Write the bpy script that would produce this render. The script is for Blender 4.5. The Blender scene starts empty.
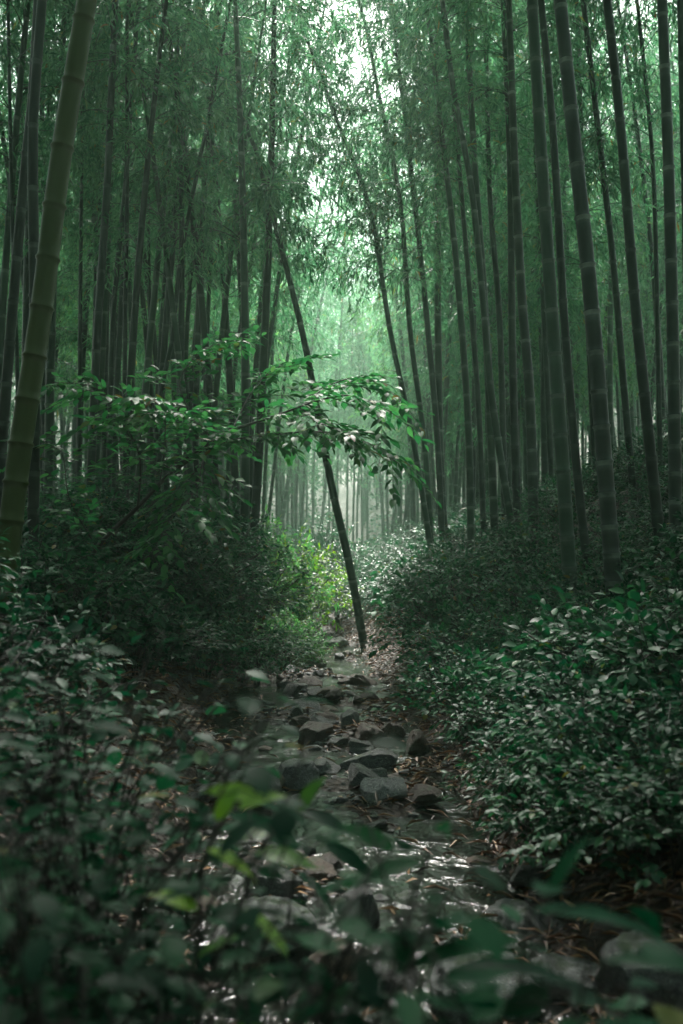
import bpy, math, random
import numpy as np
from mathutils import Vector, noise

rng = np.random.default_rng(7)
random.seed(7)
sc = bpy.context.scene
COL = sc.collection
F = 1000.0                    # focal length in pixels of a 1024 px tall frame
CAM_Z = 1.05
PITCH = math.atan(48 / F)
cp, sp = math.cos(PITCH), math.sin(PITCH)


def at(px, py, Y):
    """World point seen at a picture position, Y metres in front of the camera."""
    a, b = (px - 341.5) / F, (512 - py) / F
    d = np.array([a, cp - b * sp, sp + b * cp])
    p = d * (Y / d[1])
    p[2] += CAM_Z
    return p


# ------------------------------------------------------------------ helpers
def link(o, parent=None):
    COL.objects.link(o)
    if parent is not None:
        o.parent = parent
    return o


def tag(o, label=None, cat=None, group=None, kind=None):
    for k, v in (('label', label), ('category', cat), ('group', group), ('kind', kind)):
        if v:
            o[k] = v
    return o


def empty(name, loc, label, cat, group=None, rz=0.0, s=1.0):
    o = bpy.data.objects.new(name, None)
    o.empty_display_size = 0.2
    o.location = [float(v) for v in loc]
    o.rotation_euler = (0, 0, rz)
    o.scale = (s, s, s)
    link(o)
    return tag(o, label, cat, group)


class MB:
    """Collects vertices, faces (tri / quad arrays), material index and a tint attribute."""

    def __init__(self):
        self.v, self.t, self.f, self.m, self.n = [], [], [], [], 0

    def add(self, v, faces, mat=0, tint=None):
        v = np.asarray(v, float)
        if tint is None:
            tint = np.zeros(len(v))
        for fa in faces:
            fa = np.asarray(fa, np.int64)
            if len(fa):
                self.f.append(fa + self.n)
                self.m.append(np.full(len(fa), mat))
        self.v.append(v)
        self.t.append(np.asarray(tint, float))
        self.n += len(v)

    def mesh(self, name, mats, smooth=True):
        me = bpy.data.meshes.new(name)
        V = np.concatenate(self.v).astype(np.float32)
        me.vertices.add(len(V))
        me.vertices.foreach_set('co', V.ravel())
        tot = np.concatenate([np.full(len(f), f.shape[1]) for f in self.f]).astype(np.int32)
        lv = np.concatenate([f.ravel() for f in self.f]).astype(np.int32)
        st = np.concatenate([[0], np.cumsum(tot)[:-1]]).astype(np.int32)
        me.loops.add(len(lv))
        me.polygons.add(len(tot))
        me.loops.foreach_set('vertex_index', lv)
        me.polygons.foreach_set('loop_start', st)
        me.polygons.foreach_set('material_index', np.concatenate(self.m).astype(np.int32))
        me.polygons.foreach_set('use_smooth', np.full(len(tot), smooth, dtype=bool))
        a = me.attributes.new('tint', 'FLOAT', 'POINT')
        a.data.foreach_set('value', np.concatenate(self.t).astype(np.float32))
        for m in mats:
            me.materials.append(m)
        me.update(calc_edges=True)
        me.validate()
        return me

    def build(self, name, mats, parent=None, smooth=True):
        return link(bpy.data.objects.new(name, self.mesh(name, mats, smooth)), parent)


def copy_thing(root, loc, rz, s, label=None, group=None, tilt=(0, 0)):
    c = root.copy()
    COL.objects.link(c)
    c.location = [float(v) for v in loc]
    c.rotation_euler = (tilt[0], tilt[1], rz)
    c.scale = s if hasattr(s, '__len__') else (s, s, s)
    if label:
        c['label'] = label
    if group:
        c['group'] = group
    for ch in root.children:
        d = ch.copy()
        COL.objects.link(d)
        d.parent = c
    return c


def norm(a):
    return a / np.maximum(np.linalg.norm(a, axis=-1, keepdims=True), 1e-9)


def tube(mb, pts, rad, sides=6, mat=0, tint=None, cap=True):
    pts = np.asarray(pts, float)
    n = len(pts)
    rad = np.broadcast_to(rad, (n,))
    d = norm(np.gradient(pts, axis=0))
    ref = np.array([1.0, 0, 0]) if abs(d[0][0]) < .8 else np.array([0, 1.0, 0])
    V = []
    for i in range(n):
        u = ref - d[i] * np.dot(ref, d[i])
        u /= np.linalg.norm(u)
        ref = u
        w = np.cross(d[i], u)
        a = np.arange(sides) * 2 * math.pi / sides
        V.append(pts[i] + rad[i] * (np.cos(a)[:, None] * u + np.sin(a)[:, None] * w))
    V = np.concatenate(V)
    i, j = np.meshgrid(np.arange(n - 1), np.arange(sides), indexing='ij')
    j2 = (j + 1) % sides
    q = np.stack([i * sides + j, i * sides + j2, (i + 1) * sides + j2, (i + 1) * sides + j], -1).reshape(-1, 4)
    faces = [q]
    if cap:
        faces += [np.array([np.arange(sides)[::-1]]), np.array([np.arange(sides) + (n - 1) * sides])]
    t = None if tint is None else np.repeat(tint, sides)
    mb.add(V, faces, mat, t)


def spline(pts, n):
    """Catmull-Rom through the points, n samples, evenly spaced."""
    P = np.asarray(pts, float)
    P = np.vstack([2 * P[0] - P[1], P, 2 * P[-1] - P[-2]])
    out = []
    for i in range(1, len(P) - 2):
        t = np.linspace(0, 1, 24, endpoint=False)[:, None]
        a, b, c, d = P[i - 1], P[i], P[i + 1], P[i + 2]
        out.append(.5 * (2 * b + (c - a) * t + (2 * a - 5 * b + 4 * c - d) * t**2 + (3 * b - a - 3 * c + d) * t**3))
    out = np.vstack(out + [P[-2:-1]])
    s = np.concatenate([[0], np.cumsum(np.linalg.norm(np.diff(out, axis=0), axis=1))])
    u = np.linspace(0, s[-1], n)
    return np.stack([np.interp(u, s, out[:, k]) for k in range(3)], 1), s[-1]


# leaf shapes: length along +x, width along y, upper side +z
BLADE = (np.array([[0, 0, 0], [.38, .5, .10], [.38, -.5, .10], [.4, 0, 0.0], [1, 0, -.10]]),
         [np.array([[0, 3, 1], [0, 2, 3], [1, 3, 4], [3, 2, 4]])])
BROAD = (np.array([[0, 0, 0], [.22, .36, .04], [.22, 0, .0], [.22, -.36, .04], [.55, .46, .02], [.55, 0, -.03],
                   [.55, -.46, .02], [.82, .26, -.06], [.82, 0, -.09], [.82, -.26, -.06], [1.06, 0, -.18]]),
         [np.array([[0, 2, 1], [0, 3, 2], [7, 8, 10], [8, 9, 10]]),
          np.array([[1, 2, 5, 4], [2, 3, 6, 5], [4, 5, 8, 7], [5, 6, 9, 8]])])


def leaves(mb, shape, pos, dirs, ups, length, width, mat=0, tint=None):
    pos, dirs, ups = np.asarray(pos), norm(np.asarray(dirs)), np.asarray(ups)
    n = len(pos)
    side = norm(np.cross(ups, dirs))
    nrm = np.cross(dirs, side)
    T, faces = shape
    L = np.broadcast_to(length, (n,))[:, None, None]
    W = np.broadcast_to(width, (n,))[:, None, None]
    V = (pos[:, None] + T[None, :, 0:1] * L * dirs[:, None] + T[None, :, 1:2] * W * side[:, None]
         + T[None, :, 2:3] * L * nrm[:, None])
    k = len(T)
    base = (np.arange(n) * k)[:, None, None]
    fs = [(base + f[None]).reshape(-1, f.shape[1]) for f in faces]
    tint = rng.random(n) if tint is None else np.broadcast_to(tint, (n,))
    mb.add(V.reshape(-1, 3), fs, mat, np.repeat(tint, k))


# ------------------------------------------------------------------ materials
def mat(name):
    m = bpy.data.materials.new(name)
    m.use_nodes = True
    nt = m.node_tree
    nt.nodes.clear()
    out = nt.nodes.new('ShaderNodeOutputMaterial')

    def N(t, **kw):
        nd = nt.nodes.new(t)
        for k, v in kw.items():
            if k in nd.inputs.keys():
                nd.inputs[k].default_value = v
            else:
                setattr(nd, k, v)
        return nd
    return m, nt, out, N, nt.links.new


def ramp(N, stops):
    r = N('ShaderNodeValToRGB')
    e = r.color_ramp.elements
    while len(e) < len(stops):
        e.new(.5)
    for x, (p, c) in zip(e, stops):
        x.position = p
        x.color = (*c, 1)
    return r


def leaf_material(name, dark, mid, light, rough=.38, trans=.35, spec=.5, sheen_noise=True):
    m, nt, out, N, L = mat(name)
    at_ = N('ShaderNodeAttribute', attribute_name='tint')
    oi = N('ShaderNodeObjectInfo')
    r = ramp(N, [(0, dark), (.55, mid), (.975, light), (.99, (.14, .14, .035)), (1, (.12, .075, .028))])
    L(at_.outputs['Fac'], r.inputs['Fac'])
    hs = N('ShaderNodeHueSaturation')
    mr = N('ShaderNodeMapRange')
    mr.inputs['To Min'].default_value = .75
    mr.inputs['To Max'].default_value = 1.25
    L(oi.outputs['Random'], mr.inputs['Value'])
    L(mr.outputs['Result'], hs.inputs['Value'])
    L(r.outputs['Color'], hs.inputs['Color'])
    p = N('ShaderNodeBsdfPrincipled', Roughness=rough)
    p.inputs['Specular IOR Level'].default_value = spec
    L(hs.outputs['Color'], p.inputs['Base Color'])
    tr = N('ShaderNodeBsdfTranslucent')
    hs2 = N('ShaderNodeHueSaturation', Saturation=1.15, Value=1.5)
    L(hs.outputs['Color'], hs2.inputs['Color'])
    L(hs2.outputs['Color'], tr.inputs['Color'])
    mx = N('ShaderNodeMixShader', Fac=trans)
    L(p.outputs[0], mx.inputs[1])
    L(tr.outputs[0], mx.inputs[2])
    L(mx.outputs[0], out.inputs['Surface'])
    return m


def culm_material(name, c1, c2, ringc, rough=.42, bloom=(.045, .058, .048)):
    m, nt, out, N, L = mat(name)
    at_ = N('ShaderNodeAttribute', attribute_name='tint')
    oi = N('ShaderNodeObjectInfo')
    tc = N('ShaderNodeTexCoord')
    mp = N('ShaderNodeMapping')
    mp.inputs['Scale'].default_value = (1, 1, .12)
    L(tc.outputs['Object'], mp.inputs['Vector'])
    n1 = N('ShaderNodeTexNoise', Scale=9.0, Detail=6.0, Roughness=.65)
    L(mp.outputs[0], n1.inputs['Vector'])
    n2 = N('ShaderNodeTexNoise', Scale=3.5, Detail=5.0, Roughness=.6)
    L(tc.outputs['Object'], n2.inputs['Vector'])
    mix = N('ShaderNodeMix', data_type='RGBA')
    mix.inputs['A'].default_value = (*c1, 1)
    mix.inputs['B'].default_value = (*c2, 1)
    L(n1.outputs['Fac'], mix.inputs['Factor'])
    # grey lichen / bloom patches
    rp = ramp(N, [(.52, (0, 0, 0)), (.72, (.55, .55, .55))])
    L(n2.outputs['Fac'], rp.inputs['Fac'])
    m2 = N('ShaderNodeMix', data_type='RGBA')
    L(rp.outputs['Color'], m2.inputs['Factor'])
    L(mix.outputs['Result'], m2.inputs['A'])
    m2.inputs['B'].default_value = (*bloom, 1)
    hs = N('ShaderNodeHueSaturation')
    mr = N('ShaderNodeMapRange')
    mr.inputs['To Min'].default_value = .6
    mr.inputs['To Max'].default_value = 1.3
    L(oi.outputs['Random'], mr.inputs['Value'])
    L(mr.outputs['Result'], hs.inputs['Value'])
    L(m2.outputs['Result'], hs.inputs['Color'])
    # waxy pale ring under each node, dark line in it
    m3 = N('ShaderNodeMix', data_type='RGBA')
    rr = ramp(N, [(0, (0, 0, 0)), (.25, (0, 0, 0)), (.6, (.9, .9, .9)), (1, (.9, .9, .9))])
    L(at_.outputs['Fac'], rr.inputs['Fac'])
    nm = N('ShaderNodeMath', operation='MULTIPLY')
    L(rr.outputs['Color'], nm.inputs[0])
    nr = ramp(N, [(.3, (.25, .25, .25)), (.65, (1, 1, 1))])
    n3 = N('ShaderNodeTexNoise', Scale=14.0, Detail=3.0)
    L(tc.outputs['Object'], n3.inputs['Vector'])
    L(n3.outputs['Fac'], nr.inputs['Fac'])
    L(nr.outputs['Color'], nm.inputs[1])
    L(nm.outputs[0], m3.inputs['Factor'])
    L(hs.outputs['Color'], m3.inputs['A'])
    m3.inputs['B'].default_value = (*ringc, 1)
    p = N('ShaderNodeBsdfPrincipled', Roughness=rough)
    p.inputs['Specular IOR Level'].default_value = .3
    L(m3.outputs['Result'], p.inputs['Base Color'])
    rg = N('ShaderNodeMapRange')
    rg.inputs['To Min'].default_value = rough - .12
    rg.inputs['To Max'].default_value = rough + .25
    L(n2.outputs['Fac'], rg.inputs['Value'])
    L(rg.outputs[0], p.inputs['Roughness'])
    b = N('ShaderNodeBump', Strength=.15, Distance=.01)
    L(n1.outputs['Fac'], b.inputs['Height'])
    L(b.outputs[0], p.inputs['Normal'])
    L(p.outputs[0], out.inputs['Surface'])
    return m


M = {}
M['bamboo_leaf'] = leaf_material('bamboo_leaf', (.028, .095, .047), (.058, .160, .078), (.11, .235, .115), .45, .58, .35)
M['fresh_sunlit_leaf'] = leaf_material('fresh_sunlit_leaf', (.06, .16, .03), (.13, .29, .04), (.26, .42, .06), .42, .5)  # fresh green with sunlight put into the base colour
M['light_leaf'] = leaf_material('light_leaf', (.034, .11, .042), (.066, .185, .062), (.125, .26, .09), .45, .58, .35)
M['sunlit_sprig_leaf'] = leaf_material('sunlit_sprig_leaf', (.16, .34, .03), (.24, .46, .04), (.36, .58, .07), .4, .5)  # sunlight painted into the leaf colour of the shaded front sprig
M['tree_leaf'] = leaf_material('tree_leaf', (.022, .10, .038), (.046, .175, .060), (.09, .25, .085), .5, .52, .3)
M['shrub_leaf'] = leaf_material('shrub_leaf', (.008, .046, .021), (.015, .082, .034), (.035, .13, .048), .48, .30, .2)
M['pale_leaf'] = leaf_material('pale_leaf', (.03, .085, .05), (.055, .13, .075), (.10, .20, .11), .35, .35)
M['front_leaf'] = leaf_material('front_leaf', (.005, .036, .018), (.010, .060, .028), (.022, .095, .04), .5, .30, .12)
M['culm'] = culm_material('culm', (.012, .034, .020), (.028, .062, .036), (.14, .18, .15))
M['culm_dark'] = culm_material('culm_dark', (.006, .014, .010), (.014, .028, .020), (.065, .085, .07))
M['culm_old'] = culm_material('culm_old', (.028, .060, .005), (.070, .108, .009), (.05, .065, .025), .42, (.05, .080, .016))
M['culm_grey'] = culm_material('culm_grey', (.016, .030, .023), (.036, .054, .042), (.20, .24, .21))


def bark_material():
    m, nt, out, N, L = mat('bark')
    tc = N('ShaderNodeTexCoord')
    n1 = N('ShaderNodeTexNoise', Scale=22.0, Detail=8.0, Roughness=.7)
    L(tc.outputs['Object'], n1.inputs['Vector'])
    r = ramp(N, [(.3, (.010, .010, .008)), (.55, (.028, .026, .020)), (.8, (.06, .065, .05))])
    L(n1.outputs['Fac'], r.inputs['Fac'])
    p = N('ShaderNodeBsdfPrincipled', Roughness=.6)
    L(r.outputs['Color'], p.inputs['Base Color'])
    b = N('ShaderNodeBump', Strength=.5, Distance=.01)
    L(n1.outputs['Fac'], b.inputs['Height'])
    L(b.outputs[0], p.inputs['Normal'])
    L(p.outputs[0], out.inputs['Surface'])
    return m


def rock_material(name, c1, c2, c3, rough):
    m, nt, out, N, L = mat(name)
    tc = N('ShaderNodeTexCoord')
    oi = N('ShaderNodeObjectInfo')
    ad = N('ShaderNodeVectorMath', operation='ADD')
    L(tc.outputs['Object'], ad.inputs[0])
    L(oi.outputs['Location'], ad.inputs[1])
    n1 = N('ShaderNodeTexNoise', Scale=7.0, Detail=10.0, Roughness=.72)
    n2 = N('ShaderNodeTexNoise', Scale=26.0, Detail=8.0, Roughness=.7)
    n4 = N('ShaderNodeTexVoronoi', Scale=11.0, feature='DISTANCE_TO_EDGE')
    for n in (n1, n2, n4):
        L(ad.outputs[0], n.inputs['Vector'])
    r = ramp(N, [(.32, c1), (.52, c2), (.75, c3)])
    L(n1.outputs['Fac'], r.inputs['Fac'])
    # lichen flecks
    r2 = ramp(N, [(.55, (0, 0, 0)), (.63, (.85, .85, .85))])
    L(n2.outputs['Fac'], r2.inputs['Fac'])
    mx = N('ShaderNodeMix', data_type='RGBA')
    L(r2.outputs['Color'], mx.inputs['Factor'])
    L(r.outputs['Color'], mx.inputs['A'])
    mx.inputs['B'].default_value = (c3[0] * 1.7, c3[1] * 1.75, c3[2] * 1.65, 1)
    hs = N('ShaderNodeHueSaturation')
    mr = N('ShaderNodeMapRange')
    mr.inputs['To Min'].default_value = .55
    mr.inputs['To Max'].default_value = 1.5
    L(oi.outputs['Random'], mr.inputs['Value'])
    L(mr.outputs['Result'], hs.inputs['Value'])
    L(mx.outputs['Result'], hs.inputs['Color'])
    ge = N('ShaderNodeNewGeometry')
    sx = N('ShaderNodeSeparateXYZ')
    L(ge.outputs['Normal'], sx.inputs[0])
    n5 = N('ShaderNodeTexNoise', Scale=3.2, Detail=8.0, Roughness=.7)
    L(ad.outputs[0], n5.inputs['Vector'])
    mz = N('ShaderNodeMath', operation='MULTIPLY')
    L(sx.outputs['Z'], mz.inputs[0])
    L(n5.outputs['Fac'], mz.inputs[1])
    rm = ramp(N, [(.46, (0, 0, 0)), (.56, (.85, .85, .85))])
    L(mz.outputs[0], rm.inputs['Fac'])
    mo = N('ShaderNodeMix', data_type='RGBA')
    L(rm.outputs['Color'], mo.inputs['Factor'])
    L(hs.outputs['Color'], mo.inputs['A'])
    mo.inputs['B'].default_value = (.026, .055, .014, 1)
    p = N('ShaderNodeBsdfPrincipled', Roughness=rough)
    L(mo.outputs['Result'], p.inputs['Base Color'])
    rg = N('ShaderNodeMapRange')
    rg.inputs['To Min'].default_value = rough - .15
    rg.inputs['To Max'].default_value = rough + .35
    L(n1.outputs['Fac'], rg.inputs['Value'])
    L(rg.outputs[0], p.inputs['Roughness'])
    b = N('ShaderNodeBump', Strength=.8, Distance=.03)
    ma = N('ShaderNodeMath', operation='ADD')
    L(n1.outputs['Fac'], ma.inputs[0])
    mm = N('ShaderNodeMath', operation='MULTIPLY')
    mm.inputs[1].default_value = .45
    L(n2.outputs['Fac'], mm.inputs[0])
    L(mm.outputs[0], ma.inputs[1])
    L(ma.outputs[0], b.inputs['Height'])
    L(b.outputs[0], p.inputs['Normal'])
    L(p.outputs[0], out.inputs['Surface'])
    return m


def ground_material():
    m, nt, out, N, L = mat('forest_soil')
    tc = N('ShaderNodeTexCoord')
    n1 = N('ShaderNodeTexNoise', Scale=1.3, Detail=8.0, Roughness=.7)
    n2 = N('ShaderNodeTexNoise', Scale=30.0, Detail=8.0, Roughness=.75)
    n3 = N('ShaderNodeTexVoronoi', Scale=38.0)
    for n in (n1, n2, n3):
        L(tc.outputs['Object'], n.inputs['Vector'])
    r = ramp(N, [(.25, (.012, .010, .007)), (.5, (.05, .028, .015)), (.62, (.11, .056, .026)), (.8, (.17, .10, .052))])
    L(n2.outputs['Fac'], r.inputs['Fac'])
    r1 = ramp(N, [(.35, (.35, .38, .34)), (.65, (1, 1, 1))])
    L(n1.outputs['Fac'], r1.inputs['Fac'])
    mx = N('ShaderNodeMix', data_type='RGBA', blend_type='MULTIPLY')
    mx.inputs['Factor'].default_value = 1
    L(r.outputs['Color'], mx.inputs['A'])
    L(r1.outputs['Color'], mx.inputs['B'])
    p = N('ShaderNodeBsdfPrincipled', Roughness=.55)
    L(mx.outputs['Result'], p.inputs['Base Color'])
    b = N('ShaderNodeBump', Strength=.9, Distance=.03)
    ma = N('ShaderNodeMath', operation='ADD')
    L(n2.outputs['Fac'], ma.inputs[0])
    L(n3.outputs['Distance'], ma.inputs[1])
    L(ma.outputs[0], b.inputs['Height'])
    L(b.outputs[0], p.inputs['Normal'])
    L(p.outputs[0], out.inputs['Surface'])
    return m


def water_material():
    m, nt, out, N, L = mat('stream_water')
    tc = N('ShaderNodeTexCoord')
    mp = N('ShaderNodeMapping')
    mp.inputs['Scale'].default_value = (1.0, .7, 1)
    L(tc.outputs['Object'], mp.inputs['Vector'])
    n1 = N('ShaderNodeTexNoise', Scale=9.0, Detail=5.0, Roughness=.6, Distortion=.6)
    L(mp.outputs[0], n1.inputs['Vector'])
    n2 = N('ShaderNodeTexNoise', Scale=3.0, Detail=4.0)
    L(tc.outputs['Object'], n2.inputs['Vector'])
    r = ramp(N, [(.35, (.005, .008, .006)), (.65, (.014, .016, .011))])
    L(n2.outputs['Fac'], r.inputs['Fac'])
    p = N('ShaderNodeBsdfPrincipled', Roughness=.15, IOR=1.40)
    p.inputs['Specular IOR Level'].default_value = .6
    L(r.outputs['Color'], p.inputs['Base Color'])
    b = N('ShaderNodeBump', Strength=.55, Distance=.05)
    L(n1.outputs['Fac'], b.inputs['Height'])
    L(b.outputs[0], p.inputs['Normal'])
    L(p.outputs[0], out.inputs['Surface'])
    return m


def litter_material():
    m, nt, out, N, L = mat('dead_leaf')
    a = N('ShaderNodeAttribute', attribute_name='tint')
    r = ramp(N, [(0, (.05, .024, .012)), (.35, (.17, .078, .032)), (.75, (.33, .17, .075)), (1, (.46, .31, .18))])
    L(a.outputs['Fac'], r.inputs['Fac'])
    p = N('ShaderNodeBsdfPrincipled', Roughness=.5)
    L(r.outputs['Color'], p.inputs['Base Color'])
    L(p.outputs[0], out.inputs['Surface'])
    return m


M['bark'] = bark_material()
M['rock'] = rock_material('wet_rock', (.026, .028, .028), (.095, .10, .10), (.25, .26, .25), .26)
M['pale_rock'] = rock_material('pale_rock', (.05, .053, .053), (.22, .23, .225), (.42, .43, .41), .34)
M['brown_rock'] = rock_material('brown_rock', (.024, .017, .013), (.075, .050, .036), (.16, .12, .09), .40)
M['soil'] = ground_material()
M['water'] = water_material()
M['litter'] = litter_material()

# ------------------------------------------------------------------ terrain
YS = [-10, 0, 2, 3.2, 4.6, 7.3, 11, 15, 22, 40, 60, 90]
XC = [.3, .15, .0, -.04, -.08, -.24, -.30, -.45, -.30, .4, .4, .4]
HW = [1.0, .8, .56, .52, .52, .56, .46, .4, .4, .5, .5, .5]
BED = [-.45, -.12, -.03, .0, .02, .04, .06, .18, .50, 1.5, 5.5, 15]


def smooth(a, b, x):
    t = np.clip((x - a) / (b - a), 0, 1)
    return t * t * (3 - 2 * t)


def terrain(x, y, fine=True):
    x, y = np.asarray(x, float), np.asarray(y, float)
    xc, hw, bed = np.interp(y, YS, XC), np.interp(y, YS, HW), np.interp(y, YS, BED)
    d = x - xc
    o = np.maximum(np.abs(d) - hw, 0)
    right = d > 0
    slope_r = np.interp(y, [0, 5, 7, 10, 16, 30, 60], [.24, .26, .34, .60, .36, .22, .18])
    slope_l = np.interp(y, [0, 3, 5, 8, 12, 30, 60], [.45, .55, .42, .34, .34, .20, .18])
    step = np.where(right, .14, .22)
    k = np.where(right, slope_r, slope_l)
    rise = k * np.minimum(o, 2.4) + .30 * np.clip(o - 2.4, 0, 30) + .1 * np.clip(o - 32, 0, None)
    h = bed + step * smooth(0, .35, o) + rise
    h = h + np.clip(-y - 2.0, 0, 30) * .42  # unseen slope behind the viewer, added to block low light
    h = h + .05 * np.sin(x * 1.7 + y * .6) * np.cos(y * 1.1 - x * .5) * np.clip(o, 0, 1)
    if fine:
        h = h + (1 - smooth(0, .3, o)) * smooth(.5, 2, y) * (.050 * np.sin(x * 4.3 + 1.8 * np.sin(y * 1.9)) * np.cos(y * 2.7 + np.sin(x * 3.1)) + .022 * np.sin(x * 8.3 - y * 3.1))
        h = h + .020 * np.sin(x * 9 + 2.1 * np.sin(y * 5)) * np.sin(y * 8 + 1.7 * np.sin(x * 6)) + .012 * np.sin(x * 23 + y * 4) * np.sin(y * 19 - x * 7)
    return h


def gz(x, y):
    return float(terrain(x, y))


u = np.linspace(-1, 1, 300)
gx = 66 * np.sinh(4.6 * u) / np.sinh(4.6)
v = np.linspace(0, 1, 360)
gy = np.concatenate([np.linspace(-46, -1, 30), -0.9 + 100 * np.sinh(4.2 * v) / np.sinh(4.2)])
GX, GY = np.meshgrid(gx, gy, indexing='ij')
V = np.stack([GX, GY, terrain(GX, GY)], -1).reshape(-1, 3)
i, j = np.meshgrid(np.arange(len(gx) - 1), np.arange(len(gy) - 1), indexing='ij')
ny = len(gy)
q = np.stack([i * ny + j, (i + 1) * ny + j, (i + 1) * ny + j + 1, i * ny + j + 1], -1).reshape(-1, 4)
mb = MB()
mb.add(V, [q])
tag(mb.build('ground', [M['soil']]), kind='structure')


def water_z(y):
    return np.interp(y, YS, BED) + .022


# stream: one sheet following the bed, with small steps between pools
wy = np.linspace(1.0, 17.0, 240)
wx = np.linspace(-1.02, 1.02, 30)
WX, WY = np.meshgrid(wx, wy, indexing='ij')
xx = np.interp(WY, YS, XC) + WX * np.interp(WY, YS, HW) * 1.12
zz = water_z(WY) + .006 * np.sin(WY * 7 + xx * 3)
i, j = np.meshgrid(np.arange(len(wx) - 1), np.arange(len(wy) - 1), indexing='ij')
nw = len(wy)
q = np.stack([i * nw + j, (i + 1) * nw + j, (i + 1) * nw + j + 1, i * nw + j + 1], -1).reshape(-1, 4)
mb = MB()
mb.add(np.stack([xx, WY, zz], -1).reshape(-1, 3), [q])
tag(mb.build('stream_water', [M['water']]), kind='structure')


# ------------------------------------------------------------------ bamboo
def culm_mesh(mb, pts, r0, r1, inter=.27, sides=10, start_len=.10):
    """Jointed culm: slim internodes, a swollen node, a pale ring under it."""
    P, L = spline(pts, 400)
    s = np.linspace(0, L, 400)
    ss, rr, tt = [], [], []
    x = .04
    k = 0
    while x < L - .03:
        f = x / L
        r = r0 + (r1 - r0) * (.55 * f + .45 * f * f)
        for dx, m, t in ((-.030, .99, .35), (-.008, 1.0, .95), (.0, 1.12, .9), (.006, 1.13, .1), (.018, .97, .05), (.05, .985, 0)):
            ss.append(min(x + dx, L))
            rr.append(r * m)
            tt.append(t)
        st = inter * (.45 + .9 * min(f * 3.5, 1.0)) * random.uniform(.92, 1.08)
        if f > .75:
            st *= .8
        x += max(st, .1)
        k += 1
    ss = np.maximum.accumulate(np.array(ss)) + np.arange(len(ss)) * 1e-5
    C = np.stack([np.interp(ss, s, P[:, a]) for a in range(3)], 1)
    # each internode bends a little on its own
    tube(mb, C, np.array(rr), sides, 0, np.array(tt))
    return P, L


def crown_mesh(mb, P, start, density=1.0, lb=1.5, leaf=.12, wid=.019, fan=13, twigs=True, sub=8):
    """Branches at the nodes along the culm from fraction `start`, each with fans of lance leaves."""
    n = len(P)
    D = norm(np.gradient(P, axis=0))
    L = np.linalg.norm(np.diff(P, axis=0), axis=1).sum()
    nodes = max(4, int((1 - start) * L / .28 * density))
    pos, dr = [], []
    az = random.uniform(0, 6.28)
    for k in range(nodes):
        f = (k + random.random() * .6) / nodes
        i = min(n - 1, int((start + (1 - start) * f) * (n - 1)))
        prof = min(1, .45 + 2.2 * f) * (1.05 - .75 * f)
        az += math.pi + random.uniform(-.7, .7)
        for b in range(2):
            a = az + b * random.uniform(.4, .9)
            length = lb * prof * random.uniform(.6, 1.15)
            out = np.array([math.cos(a), math.sin(a), 0])
            el = random.uniform(.3, .95)
            t = np.linspace(0, 1, 7)[:, None]
            B = P[i] + length * (out * t * math.cos(el) + np.array([0, 0, 1]) * (t * math.sin(el) - .62 * t**2.2))
            if twigs:
                tube(mb, B, np.linspace(.006, .0018, 7), 3, 1, None, False)
            m = max(2, int(sub * prof + random.random()))
            for q in range(m):
                tq = .22 + .78 * (q + random.random()) / m
                c = np.array([np.interp(tq, t[:, 0], B[:, a_]) for a_ in range(3)])
                sd = out * .5 + rng.normal(0, .55, 3) + np.array([0, 0, -.15])
                sd = sd / np.linalg.norm(sd)
                tl = random.uniform(.12, .34)
                m2 = random.randint(fan - 4, fan + 3)
                w = rng.random(m2)[:, None]
                pos.append(c + sd * tl * w + np.array([0, 0, -.10]) * w**2 + rng.normal(0, .03, (m2, 3)))
                dr.append(sd * .7 + rng.normal(0, .5, (m2, 3)) + np.array([0, 0, -.55]))
    pos, dr = np.vstack(pos), np.vstack(dr)
    up = np.array([0, 0, 1.0]) + rng.normal(0, .45, pos.shape)
    k = len(pos)
    leaves(mb, BLADE, pos, dr, up, leaf * rng.uniform(.6, 1.25, k), wid * rng.uniform(.8, 1.25, k), 0)


used = []           # ground positions taken by culms


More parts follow.
